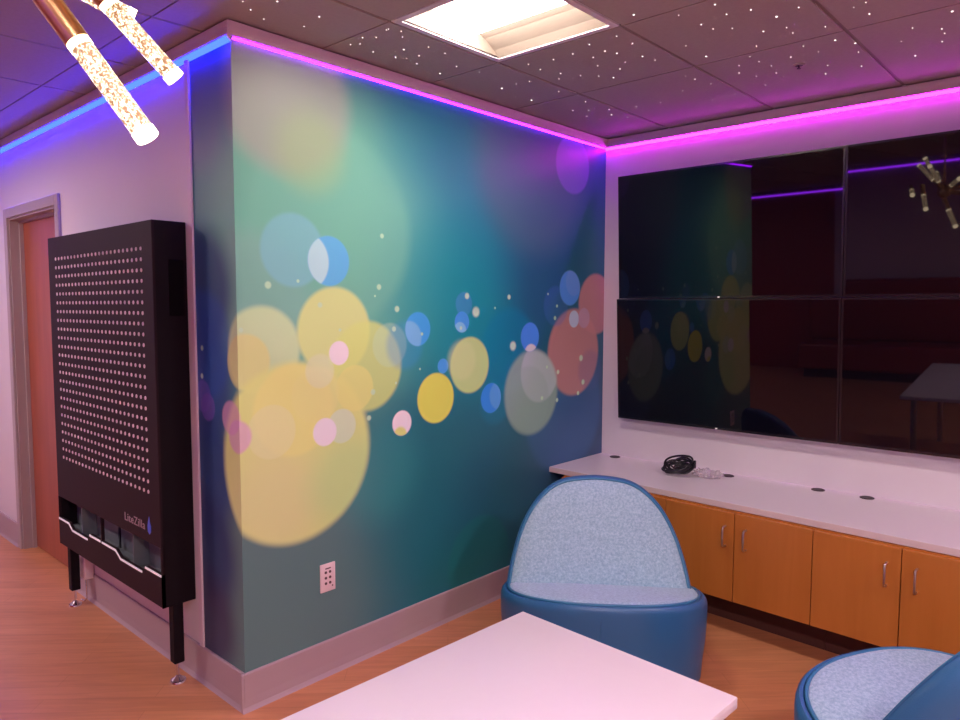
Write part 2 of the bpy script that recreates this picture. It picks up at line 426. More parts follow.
# rest of the room (seen in the screens)
struct(obj('wall_back', box((X0-.1,Y0,0),(X0,3.15,CH+.06)), M['grey_paint']))
struct(obj('wall_back_red', box((X0-.1,3.15,0),(X0,YL,CH+.06)), M['red_paint']))
struct(obj('wall_right', box((X0-.1,Y0-.1,0),(XB+.12,Y0,CH+.06)), M['wall']))
struct(obj('wall_hall_end', box((X0-.1,YL,0),(XA+.16,YL+.1,CH+.06)), M['wall']))

# crown board round the walls
bm = bmesh.new()
for a, b in (((XA-.026,YA-.026,2.594),(XB,YA,CH-.006)), ((XB-.026,Y0,2.594),(XB,YA-.026,CH-.006)), ((XA-.026,YA,2.594),(XA,YL,CH-.006))):
    add_box(bm, a, b, 0, .002, 1)
struct(obj('trim_1', bm, M['crown']), 'grey pink crown board along the tops of the walls')
# narrow white edge strip where mural meets the left wall
struct(obj('trim_2', box((XA-.010,YT-.004,.155),(XA,YT+.030,2.594),.003), M['trim']), 'white vertical edge strip at the end of the mural')

# baseboards with rolled toe
def baseboard(name, p0, p1, nrm, lab=None):
    prof = [(0,0),(.020,0),(.016,.006),(.011,.018),(.009,.05),(.009,.150),(.006,.155),(0,.155)]
    p0, p1, n = Vector(p0), Vector(p1), Vector(nrm); bm = bmesh.new()
    add_rings(bm, [[Vector((p.x+n.x*a, p.y+n.y*a, b)) for a, b in prof] for p in (p0, p1)])
    struct(obj(name, bm, M['base'], smooth=False), lab)
baseboard('baseboard_mural', (XA-.02,YA,0), (3.40,YA,0), (0,-1,0), 'grey pink vinyl baseboard under the mural')
bm = bmesh.new()
baseboard('baseboard_left', (XA,YA-.011,0), (XA,4.402,0), (-1,0,0), 'grey pink vinyl baseboard along the left wall')
baseboard('baseboard_hall', (XA,5.417,0), (XA,YL,0), (-1,0,0))

# door 1
fr = thing('door_1', 'red brown wooden door in a grey metal frame', 'door', (XA,(DY0+DY1)/2,0)); fr['kind'] = 'structure'
bm = bmesh.new(); hy = (DY1-DY0)/2; t = .06; w = .016
add_box(bm, (-w,-hy-t,0),(0,-hy,DH+t),0,.003,1); add_box(bm, (-w,hy,0),(0,hy+t,DH+t),0,.003,1); add_box(bm, (-w,-hy,DH),(0,hy,DH+t),0,.003,1)
add_box(bm, (0,-hy,0),(.16,-hy+.012,DH)); add_box(bm, (0,hy-.012,0),(.16,hy,DH)); add_box(bm, (0,-hy+.012,DH-.012),(.16,hy-.012,DH))
add_box(bm, (.05,-hy+.012,0),(.072,-hy+.028,DH-.012)); add_box(bm, (.05,hy-.028,0),(.072,hy-.012,DH-.012)); add_box(bm, (.05,-hy+.028,DH-.028),(.072,hy-.028,DH-.012))
obj('door_frame', bm, M['frame'], fr)
dl = obj('door_leaf', box((.073,-hy+.014,.006),(.118,hy-.014,DH-.014),.002,1), M['door_wood'], fr)
bm = bmesh.new(); add_cyl(bm,(.073,-hy+.09,1.0),(.060,-hy+.09,1.0),.028); add_cyl(bm,(.064,-hy+.09,1.0),(.02,-hy+.09,1.0),.010); add_tube(bm,[(.02,-hy+.09,1.0),(.018,-hy+.13,1.0),(.02,-hy+.2,.995)],.009)
obj('door_handle', bm, M['steel'], dl, smooth='auto')

# ------------------------------------------------------------------ LED strips
def led(name, p0, p1, n, m, lab, h=.022):
    """corner channel: n points off the wall; the sloping diffuser faces down and out"""
    p0, p1, n = Vector(p0), Vector(p1), Vector(n); bm = bmesh.new()
    prof = [(.001,0),(h,0),(h*.98,-h*.22),(h*.25,-h*.95),(.001,-h)]
    rows = [[bm.verts.new(p+n*a+Vector((0,0,b))) for a, b in prof] for p in (p0, p1)]
    for k in range(5):
        f = bm.faces.new((rows[0][k],rows[0][(k+1)%5],rows[1][(k+1)%5],rows[1][k])); f.material_index = 1 if k in (1,2,3) else 0
    bm.faces.new(rows[0][::-1]); bm.faces.new(rows[1])
    return tag(obj(name, bm, [M['trim'], m]), lab, 'light strip')
led('led_strip', (XA+.004,YA,2.594), (XB-.028,YA,2.594), (0,-1,0), M['led_mural'], 'violet glowing light strip along the top of the mural wall', .008)
led('led_strip', (XB,YA,2.594), (XB,Y0+.02,2.594), (-1,0,0), M['led_tv'], 'magenta glowing light strip above the four screens', .013)
led('led_strip', (XA,YA-.002,2.594), (XA,YL-.02,2.594), (-1,0,0), M['led_left'], 'blue glowing light strip along the top of the left wall', .018)
led('led_strip', (X0,Y0+.02,2.594), (X0,YL-.02,2.594), (1,0,0), M['led_back'], 'purple glowing light strip reflected across the upper screens', .022)
# ------------------------------------------------------------------ troffers
def troffer(x, y, lab, lens):
    t = thing('ceiling_light', lab, 'ceiling light', (x+GP/2,y+GP/2,CH))
    h = GP/2-.004; k = .275; D = .085
    bm = bmesh.new()                                          # frame: rim ring, recessed box with sloping wings
    for a, b in (((-h,-h,0),(h,-k,.01)), ((-h,k,0),(h,h,.01)), ((-h,-k,0),(-k,k,.01)), ((k,-k,0),(h,k,.01))): add_box(bm, a, b)
    obj('frame', bm, M['trim'], t)
    bm = bmesh.new()
    # wings: curved reflectors rising from both x sides to the central lamp box
    for s in (-1, 1):
        prof = [(s*k, .004), (s*(k-.03), .03), (s*(k-.09), .062), (s*.105, D)]
        A = [bm.verts.new((px, -k, pz)) for px, pz in prof]; B = [bm.verts.new((px, k, pz)) for px, pz in prof]
        for i in range(3): bm.faces.new((A[i],A[i+1],B[i+1],B[i]))
    for s in (-1, 1):
        prof = [(-k,.004),(k,.004),(.105,D),(-.105,D)]
        bm.faces.new([bm.verts.new((px, s*k, pz)) for px, pz in ((-k,.004),(-k+.03,.03),(-k+.09,.062),(-.105,D),(.105,D),(k-.09,.062),(k-.03,.03),(k,.004))])
    obj('reflector', bm, M['reflector'], t, smooth=False)
    bm = bmesh.new()
    ys = [-k, k]; prof = [(-.105,D-.002),(-.095,.05),(-.06,.028),(0,.02),(.06,.028),(.095,.05),(.105,D-.002)]
    add_rings(bm, [[(px, yy, pz) for px, pz in prof] for yy in (-k+.002, k-.002)])
    obj('lens', bm, lens, t, smooth=False)
    return t
for i, (x, y) in enumerate(TROFF):
    troffer(x, y, ['square recessed ceiling light glowing above the mural wall', 'unseen ceiling light added behind the camera near the back wall', 'unseen ceiling light added over the right side of the room',
                   'unseen ceiling light added in the far back corner of the room', 'unseen ceiling light added over the hall to brighten the left wall'][i], M['lens'] if i == 0 else M['lens_added'])

# ------------------------------------------------------------------ star lights in the ceiling
ZA = [(27,92,1),(75,158,1.2),(50,183,1.5),(125,178,1.6),(118,203,1),(72,118,.8),(155,150,1),(208,170,.8),(245,212,1.1),(192,235,2.6),(318,230,.6),(390,282,3.2),(485,320,2.8),(475,205,1),(513,222,1.1),(555,190,1.3),
 (578,235,1.3),(573,252,1),(478,260,1),(572,293,.8),(617,172,1.7),(642,242,1),(682,183,1.2),(670,142,1.3),(697,210,1.1),(700,243,1),(720,163,1.8),(758,170,1.8),(768,220,1.5),(747,248,2.3),(757,115,.8),(808,138,1),
 (840,180,1.8),(880,192,.7),(812,47,2.3),(658,325,1.3),(617,353,1.6),(733,350,1.5),(741,367,2.3),(668,352,.8),(662,372,.8),(793,375,1.2),(820,340,.9),(897,328,.8),(785,198,.7),(436,268,.7)]
ZB = [(176,14,2),(213,45,1.5),(291,31,2),(373,53,2.8),(444,23,1.4),(132,78,1.4),(170,92,1.2),(231,90,1),(331,100,1.9),(148,180,2.6),(83,146,.7),(309,147,1),(288,181,1),(317,197,1.1),(405,88,1),(425,105,.8),(529,85,1.2),
 (561,128,2.4),(625,138,2.5),(635,166,1),(507,165,.9),(419,182,1.4),(459,147,.8),(357,210,1.2),(372,233,1.6),(253,209,1),(253,233,1.3),(308,243,1.2),(338,272,1),(112,253,1.4),(163,268,1.1),(72,290,.8),(240,300,1.1),(168,320,.8),
 (537,209,1.1),(530,236,1.4),(645,211,1.7),(659,7,1.2),(670,44,1.9),(808,89,1.1),(817,178,2.6),(902,92,1.3),(911,106,1),(903,133,1.1),(935,36,2.8),(772,132,.7),(60,48,.6),(82,243,.7)]
ZC = [(455,38,1),(487,20,1.4),(515,58,1.3),(575,72,1.4),(598,52,1.1),(590,3,1),(632,90,1.2)]
ZD = [(555,3,1.2),(573,22,1.3),(634,3,2.2),(603,43,1.2),(695,60,1.2),(730,38,2.2),(823,100,1),(860,85,1),(883,68,1.1)]
stars = [(380+x/3.2,y/3.2,s) for x,y,s in ZA]+[(660+x/3.2,y/3.2,s) for x,y,s in ZB]+[(180+x/2.667,30+y/2.667,s) for x,y,s in ZC]+[(x/2.286,y/2.286,s) for x,y,s in ZD]
stars.sort(key=lambda q: -q[2])
smesh = {}
def star_mesh(r):
    r = round(r*2)/2
    if r not in smesh:
        bm = bmesh.new(); R = .0007+.0011*r; add_cyl(bm, (0,0,-.0015), (0,0,.001), R, R, 8)
        me = bpy.data.meshes.new('star_light'); bm.to_mesh(me); bm.free(); me.materials.append(M['star']); smesh[r] = me
    return smesh[r]
def star_at(x, y, r):
    o = bpy.data.objects.new('star_light', star_mesh(r)); COL.objects.link(o); o.location = (x,y,CH); o.parent = ceil
for sx, sy, r in stars[:99]:
    p = hit(sx, sy, 2, CH); star_at(p.x, p.y, r)
bm = bmesh.new()
for sx, sy, r in stars[99:]:
    p = hit(sx, sy, 2, CH); R = .0007+.0011*r; add_cyl(bm, (p.x,p.y,CH-.0015), (p.x,p.y,CH+.001), R, R, 8)
for k in range(420):                                          # the rest of the ceiling, dim ones and the part over the camera
    x = random.uniform(-2.5,3.8); y = random.uniform(-2.5,2.4)
    if any(t[0]-.02 < x < t[0]+GP+.02 and t[1]-.02 < y < t[1]+GP+.02 for t in TROFF): continue
    c = Vector((x,y,CH))-EYE; f = c.dot(Fv)
    seen = f > 0 and 0 < 480+FPX*c.dot(Rv)/f < 960 and 0 < 360-FPX*c.dot(Uv)/f
    if seen and (k%5 or x < 1.9): continue
    R = random.uniform(.0008,.0013) if seen else random.choice((.002,.003,.004)); add_cyl(bm, (x,y,CH-.0015), (x,y,CH+.001), R, R, 6)
so = obj('star_light', bm, M['star'], ceil); so['kind'] = 'stuff'

p = hit(799,65,2,CH)
sp = thing('fire_sprinkler', 'small recessed dark sprinkler in the ceiling above the screens', 'sprinkler', (p.x,p.y,CH))
bm = bmesh.new()
r1, r2 = .026, .016
for i in range(20):
    a, b = 2*PI*i/20, 2*PI*(i+1)/20
    q = [bm.verts.new((r*math.cos(t_), r*math.sin(t_), z)) for r, t_, z in ((r2,a,-.004),(r1,a,-.002),(r1,b,-.002),(r2,b,-.004))]; bm.faces.new(q)
    q = [bm.verts.new((r*math.cos(t_), r*math.sin(t_), z)) for r, t_, z in ((r1,a,-.002),(r1,a,.002),(r1,b,.002),(r1,b,-.002))]; bm.faces.new(q)
obj('escutcheon', bm, M['ceiling'], sp)
bm = bmesh.new(); add_cyl(bm, (0,0,-.003), (0,0,.001), .0165, .0165, 16); add_cyl(bm, (0,0,-.003),(0,0,-.014),.004,.004,10); add_cyl(bm, (0,0,-.014),(0,0,-.016),.009,.009,14)
obj('head', bm, M['dark_hole'], sp)

# ------------------------------------------------------------------ peg panel on the left wall
GXF, GYA, GYB, GZ0, GZ1 = 1.263, 2.930, 4.165, .345, 1.945
g = thing('peg_light_panel', 'tall black panel game with rows of white peg holes, on two legs', 'game', ((GXF+XA)/2,(GYA+GYB)/2,0))
gx, gy = (GXF+XA)/2, (GYA+GYB)/2
fx = GXF-gx; bx = XA-.001-gx; y0 = GYA-gy; y1 = GYB-gy
ZT, ZE = .600, .474                                            # tray window top, middle of its zigzag lower edge
bm = bmesh.new()                                               # shell: sides, top, bottom, back
add_box(bm, (fx+.004,y0,GZ0),(bx,y0+.014,GZ1),0,.002,1); add_box(bm, (fx+.004,y1-.014,GZ0),(bx,y1,GZ1),0,.002,1)
add_box(bm, (fx+.004,y0+.014,GZ1-.014),(bx,y1-.014,GZ1),0,.002,1); add_box(bm, (fx+.004,y0+.014,GZ0),(bx,y1-.014,GZ0+.014),0,.002,1)
add_box(bm, (bx-.008,y0+.014,GZ0+.014),(bx,y1-.014,GZ1-.014))
sh = obj('cabinet_shell', bm, M['black_shell'], g)
bm = bmesh.new()
add_box(bm, (bx-.078,y0-.0025,1.56),(bx-.012,y0+.001,1.79),0,.002,1)
obj('side_hatch', bm, mat('hatch_black', (.003,.002,.003,1), .7, spec=.1), g)
bm = bmesh.new()                                               # upper face plate
add_box(bm, (fx-.004,y0,ZT),(fx+.010,y1,GZ1),0,.003,2)
fp = obj('face_panel', bm, M['black_face'], g)
# peg holes: 24 columns, 24 rows; the nearest 100 one by one, the rest together
NC, NR = 24, 24
pegs = mat('peg_white', (.80,.68,.72,1), .35)
pbm = bmesh.new(); add_cyl(pbm, (-.0025,0,0),(.001,0,0),.0078,.0086,8); pme = bpy.data.meshes.new('peg_hole'); pbm.to_mesh(pme); pbm.free(); pme.materials.append(pegs)
bm = bmesh.new(); cnt = 0
for c in range(NC):
    for r in range(NR):
        yy = 3.034-gy + (4.052-3.034)*c/(NC-1); zz = .822+(1.835-.822)*r/(NR-1)
        if cnt < 100:
            po = bpy.data.objects.new('peg_hole', pme); COL.objects.link(po); po.location = (fx-.004,yy,zz); po.parent = fp; cnt += 1
        else: add_cyl(bm, (fx-.0065,yy,zz),(fx-.003,yy,zz),.0078,.0086,8)
po = obj('peg_hole', bm, pegs, fp); po['kind'] = 'stuff'
# lower apron with zigzag top edge, window divider
def zig(a, b):                                                 # a = left (far) y, b = right (near) y
    w = a-b; H, Lw = .487, .459
    return [(a,H),(a-.26*w,H),(a-.345*w,Lw),(a-.70*w,Lw),(a-.755*w,H),(b,H)]
mid = 3.582-gy
left = zig(y1, mid+.004); right = zig(mid-.004, y0)
bm = bmesh.new()
poly = left+right+[(y0,GZ0),(y1,GZ0)]
for (lo, hi) in ((left,0),(right,0)):
    pts = lo+[(lo[-1][0],GZ0+.002),(lo[0][0],GZ0+.002)]
    add_prism(bm, pts, 0, fx-.004, fx+.010)
add_box(bm, (fx-.004,mid-.006,GZ0+.002),(fx+.010,mid+.006,ZT))
add_box(bm, (fx-.004,y0,GZ0),(fx+.010,y0+.008,ZT)); add_box(bm, (fx-.004,y1-.008,GZ0),(fx+.010,y1,ZT))
obj('apron', bm, M['black_face'], g)
for zz in (left, right):
    bm = bmesh.new(); th = .009
    def strip(pts):
        up = pts; dn = [(p[0], p[1]-th) for p in pts]
        add_prism(bm, up+dn[::-1], 0, fx-.007, fx-.0035)
    strip([(zz[0][0]-.006,zz[0][1])]+zz[1:4]); strip([(zz[4][0]+.0,zz[4][1]),(zz[5][0]+.004,zz[5][1])])
    obj('tray_edge', bm, M['trim_lit'], g)
    bm = bmesh.new(); a, b = zz[0][0]-.012, zz[-1][0]+.012
    add_box(bm, (fx+.080,b,GZ0+.05),(fx+.086,a,ZT+.02)); add_box(bm, (fx+.012,b,.430),(fx+.080,a,.436))
    add_box(bm, (fx+.012,(a+b)/2-.003,.436),(fx+.080,(a+b)/2+.003,ZT))
    obj('tray', bm, M['frost'], g)
# legs
for yy, lx in ((2.958-gy, 1.326-gx), (4.135-gy, 1.312-gx)):
    bm = bmesh.new(); add_box(bm, (lx-.022,yy-.022,.085),(lx+.022,yy+.022,GZ0),0,.003,1); lg = obj('leg', bm, M['black_shell'], g)
    bm = bmesh.new(); add_cyl(bm, (lx,yy,.012),(lx,yy,.090),.006,.006,12); add_cyl(bm,(lx,yy,0.0),(lx,yy,.007),.034,.032,24); add_cyl(bm,(lx,yy,.008),(lx,yy,.026),.026,.008,24)
    obj('levelling_foot', bm, M['chrome'], lg, smooth='auto')
# lettering
def text_mesh(s, size, depth):
    cu = bpy.data.curves.new('txt', 'FONT'); cu.body = s; cu.size = size; cu.extrude = depth; cu.space_character = 1.08
    o = bpy.data.objects.new('txt', cu); COL.objects.link(o)
    dg = bpy.context.evaluated_depsgraph_get(); me = bpy.data.meshes.new_from_object(o.evaluated_get(dg))
    bpy.data.objects.remove(o); bpy.data.curves.remove(cu); return me
me = text_mesh('LiteZilla', .052, .001); me.materials.clear(); me.materials.append(M['text'])
ws = max(v.co.x for v in me.vertices)
me.transform(Matrix(((0,0,-1,fx-.0045),(-.215/ws,0,0,3.296-gy),(0,1,0,.650),(0,0,0,1))))
lo = bpy.data.objects.new('lettering', me); COL.objects.link(lo); lo.parent = fp
bm = bmesh.new(); add_prism(bm, [(3.052-gy,.647),(3.036-gy,.638),(3.022-gy,.650),(3.020-gy,.676),(3.030-gy,.690),(3.036-gy,.715),(3.046-gy,.695),(3.054-gy,.672)], 0, fx-.0055, fx-.004)
obj('blue_emblem', bm, M['blue_print'], fp)['label'] = 'small blue emblem'

# white cable cover on the wall behind the far leg, thin conduit to the floor
c = thing('cable_cover', 'white plastic cable cover on the wall behind the panel leg', 'cable cover', (XA,4.14,0))
bm = bmesh.new(); add_box(bm, (-.055,-.045,.13),(0,.045,.338),0,.012,3); obj('cover', bm, M['plate'], c, smooth='auto')
bm = bmesh.new(); add_tube(bm, [(-.04,-.03,.132),(-.04,-.03,.03),(-.044,.0,.007),(-.05,.03,.0065)], .0045, 8); obj('cord', bm, M['chrome'], c, smooth='auto')['label'] = 'thin grey cord'

# ------------------------------------------------------------------ outlet on the mural wall
o = thing('wall_outlet', 'small white outlet plate low on the mural wall', 'outlet', (1.797,YA,.433))
obj('faceplate', box((-.039,-.007,-.062),(.039,0,.062),.003,2), M['plate'], o, smooth='auto')
bm = bmesh.new()
for cz in (-.024,0,.024):
    for cx in (-.012,.010): add_cyl(bm, (cx,-.0085,cz),(cx,-.0065,cz),.0062,.0062,12)
add_box(bm, (-.014,-.0082,.038),(.014,-.0065,.043))
add_cyl(bm, (.022,-.0082,-.040),(.022,-.0065,-.040),.0035,.0035,10)
obj('socket_holes', bm, mat('socket_grey', (.10,.055,.065,1), .5), o)

# ------------------------------------------------------------------ video wall: four screens, each tipped slightly down
TILT = math.radians(4.2)
W, H = 1.276, .735
def screen(yc, zc, x, lab, tilt):
    TILT = math.radians(tilt)
    t = thing('wall_screen', lab, 'television', (x, yc, zc), 0, 'wall screens above the counter')
    t.rotation_euler = (0, -TILT, 0)
    hw, hh = W/2, H/2; bz = .010
    bm = bmesh.new()
    add_box(bm, (.0,-hw,-hh),(.030,hw,hh),0,.002,1); add_box(bm, (.030,-hw*.7,-hh*.7),(.052,hw*.7,hh*.6),0,.004,1)
    obj('housing', bm, M['bezel'], t)
    bm = bmesh.new()
    for a, b in (((-.003,-hw,-hh),(.0,hw,-hh+bz+.004)), ((-.003,-hw,hh-bz),(.0,hw,hh)), ((-.003,-hw,-hh+bz+.004),(.0,-hw+bz,hh-bz)), ((-.003,hw-bz,-hh+bz+.004),(.0,hw,hh-bz))): add_box(bm, a, b, 0)
    obj('bezel', bm, M['bezel'], t)
    obj('display', box((-.0008,-hw+bz,-hh+bz+.004),(.001,hw-bz,hh-bz)), M['screen'], t)
    obj('badge', box((-.0042,-.006,-hh+.002),(-.003,.006,-hh+.009)), M['badge'], t)
    bm = bmesh.new(); X = XB - x
    add_box(bm, (.053,-.25,-.20),(.066,.25,.14)); add_box(bm, (.060,-.20,-.13),(X/math.cos(TILT)-.004,-.16,.02)); add_box(bm, (.060,.16,-.13),(X/math.cos(TILT)-.004,.20,.02))
    obj('wall_bracket', bm, M['bezel'], t)
XS = XB-.098
Y_L, Y_R = 1.733, .454
screen(Y_L, 2.018, XS, 'upper left black wall screen nearest the mural, above another', 2.6)
screen(Y_R, 2.018, XS, 'upper right black wall screen reflecting the rod chandelier', 3.5)
screen(Y_L-.006, 1.280, XS, 'lower left black wall screen nearest the mural, above coiled cable', 3.0)
screen(Y_R-.006, 1.280, XS, 'lower right black wall screen with a dark red reflection', 3.0)

# ------------------------------------------------------------------ counter and cabinets (front runs very slightly off the wall's line)
KX = .040
def fxy(x, y): return (x - KX*(YA-y), y)                       # front plane x at a given y
YE = -1.2
c = thing('countertop', 'long white countertop over the wooden cabinets', 'countertop', (3.66,0,.625))
ox, oy, oz = 3.66, 0, .625
def cpt(x, y): return (x-ox, y-oy)
bm = bmesh.new()
a = fxy(3.385,YA); b = fxy(3.385,YE)
add_prism(bm, [cpt(*a),cpt(*b),cpt(XB,YE),cpt(XB,YA)], 2, .0, .0315)
bmesh.ops.bevel(bm, geom=[e for e in bm.edges], offset=.002, segments=2, affect='EDGES')
obj('worktop', bm, M['white_lam'], c, smooth='auto')
bm = bmesh.new(); e_ = .0015
add_prism(bm, [cpt(a[0]-e_,a[1]),cpt(b[0]-e_,b[1]),cpt(b[0]+.0005,b[1]),cpt(a[0]+.0005,a[1])], 2, .0015, .0298)
obj('edge_band', bm, M['lam_edge'], c)

doors = [  # (y from, y to, handle y or None)
 (2.20,1.775,2.17), ]
seams = [2.42, 2.115, 1.742, 1.375, 1.014, .664, .30, -.04, -.40, -.76, -1.16]
handles = {2:1.45, 3:1.347, 4:.731, 5:.620, 1:2.09, 6:-.02+.0, 7:-.09}
handles = {0:2.20, 1:2.09, 2:1.418, 3:1.316, 4:.716, 5:.606, 6:.01, 7:-.10, 8:-.71, 9:-.82}
groups = [(0,1,'closed wooden cabinet hidden behind the middle chair'), (2,3,'wooden two-door cabinet just right of the middle chair'), (4,5,'wooden two-door cabinet under the right end of the visible counter'),
          (6,7,'wooden two-door cabinet off to the right past the visible counter'), (8,9,'last wooden cabinet at the right end of the counter')]
ZD0, ZD1 = .186, .618
for (i0, i1, lab) in groups:
    ya, yb = seams[i0], seams[i1+1]
    p = fxy(3.375, (ya+yb)/2)
    t = thing('base_cabinet', lab, 'cabinet', (p[0], p[1], 0), math.atan(KX)*-1, 'cabinets under the counter')
    w = (ya-yb)/2*math.hypot(1,KX)
    bm = bmesh.new(); dpt = .50
    add_box(bm, (.0,-w+.001,ZD0),(.018*0+dpt,w-.001,ZD0+.018)); add_box(bm, (0,-w+.001,ZD0+.018),(dpt,-w+.019,.623)); add_box(bm, (0,w-.019,ZD0+.018),(dpt,w-.001,.623))
    add_box(bm, (dpt-.01,-w+.019,ZD0+.018),(dpt,w-.019,.623)); add_box(bm, (0,-w+.019,.60),(.08,w-.019,.623)); add_box(bm, (.02,-w+.019,.38),(dpt-.01,w-.019,.396))
    obj('carcass', bm, M['cab_wood'], t)
    bm = bmesh.new(); add_box(bm, (.185,-w+.001,0),(.20,w-.001,ZD0)); add_box(bm, (.20,-w+.02,0),(dpt,-w+.038,ZD0)); add_box(bm, (.20,w-.038,0),(dpt,w-.02,ZD0))
    obj('toe_kick', bm, M['kick'], t)
    for i in (i0, i1):
        s0, s1 = seams[i], seams[i+1]; yc = ((s0+s1)/2-(ya+yb)/2)*math.hypot(1,KX); hw = (s0-s1)/2*math.hypot(1,KX)-.002
        z0 = ZD0; d = obj('door', box((-.021,yc-hw,z0),(-.001,yc+hw,ZD1),.0015,1), M['cab_wood'], t)
        hy_ = (handles[i]-(ya+yb)/2)*math.hypot(1,KX)
        bm = bmesh.new(); zc = .502
        pts = [(-.021,hy_,zc+.048),(-.040,hy_,zc+.048),(-.049,hy_,zc+.044),(-.053,hy_,zc+.034),(-.053,hy_,zc),(-.053,hy_,zc-.034),(-.049,hy_,zc-.044),(-.040,hy_,zc-.048),(-.021,hy_,zc-.048)]
        add_tube(bm, pts, .0048, 10)
        obj('handle', bm, M['steel'], d, smooth='auto')
for i, (px, py) in enumerate([(615,457),(728,476),(818,490),(867,498)]):
    p = hit(px, py, 2, .6565)
    bm = bmesh.new(); n = 28
    add_rings(bm, [[(R*math.cos(2*PI*k/n),R*math.sin(2*PI*k/n),z) for k in range(n)] for R, z in ((.033,0),(.033,.0025),(.030,.004),(.026,.003),(.025,.0015))], cap0=True)
    lb = ['dark cable grommet in the counter right beside the mural wall','dark cable grommet in the counter next to the coiled cable','dark cable grommet in the counter, left one of the close pair','dark cable grommet in the counter, right one of the close pair'][i]
    tag(obj('cable_grommet', bm, M['dark_hole'], loc=(min(p.x,XB-.04),p.y,.6567), smooth='auto'), lb, 'grommet', 'cable grommets in the counter')

# coiled cable and clear plastic bag on the counter
p = hit(679,475,2,.6567); t = thing('coiled_cable', 'coil of black cable lying on the white counter', 'cable', (p.x-.0,p.y,.6567))
bm = bmesh.new()
pts = []
N_ = 420
for i in range(N_):
    a = i/60*2*PI; k = i/N_
    R = .072+.014*math.sin(k*23)+.008*math.sin(k*61)
    q = Vector((R*math.cos(a)*.75, R*math.sin(a), 0)); tilt = .30+.18*math.sin(k*17)
    pts.append((q.x+.006*math.sin(k*31), q.y*1.0+.008*math.sin(k*9), .012+.020*k+max(0,q.x+.05)*(tilt+.12)+ .006*math.sin(a*2+k*5)+.006))
add_tube(bm, pts, .0058, 8)
# tie wraps the bundle, inner loops
pts = [(.02*math.cos(a)-.0,.045*math.sin(a)-.01,.030+.012*math.sin(2*a)) for a in [i*.35 for i in range(60)]]
add_tube(bm, [(x+.0015*i*.3,y,z+.0004*i) for i,(x,y,z) in enumerate(pts)], .0046, 8)
obj('cord', bm, M['cable'], t, smooth='auto')
bm = bmesh.new(); add_box(bm, (.040,-.075,.040),(.056,-.058,.085),0,.003,2); obj('plug', bm, M['cable'], t, smooth='auto')
bm = bmesh.new(); bmesh.ops.create_icosphere(bm, subdivisions=4, radius=1)
for v in bm.verts:
    q = v.co.copy(); n = noise.noise(q*2.3)*.35+noise.noise(q*6.1+Vector((3,1,2)))*.22+noise.noise(q*13)*.08
    s = 1+n; v.co = Vector((q.x*.055*s, q.y*.080*s, max(0,(q.z*.5+.42)*.044*s)))
p2 = hit(705,476,2,.6567)
tag(obj('plastic_bag', bm, M['plastic_bag'], loc=(p2.x-.02,p2.y-.028,.6570), smooth='auto'), 'crumpled clear plastic bag next to the coiled cable', 'bag')

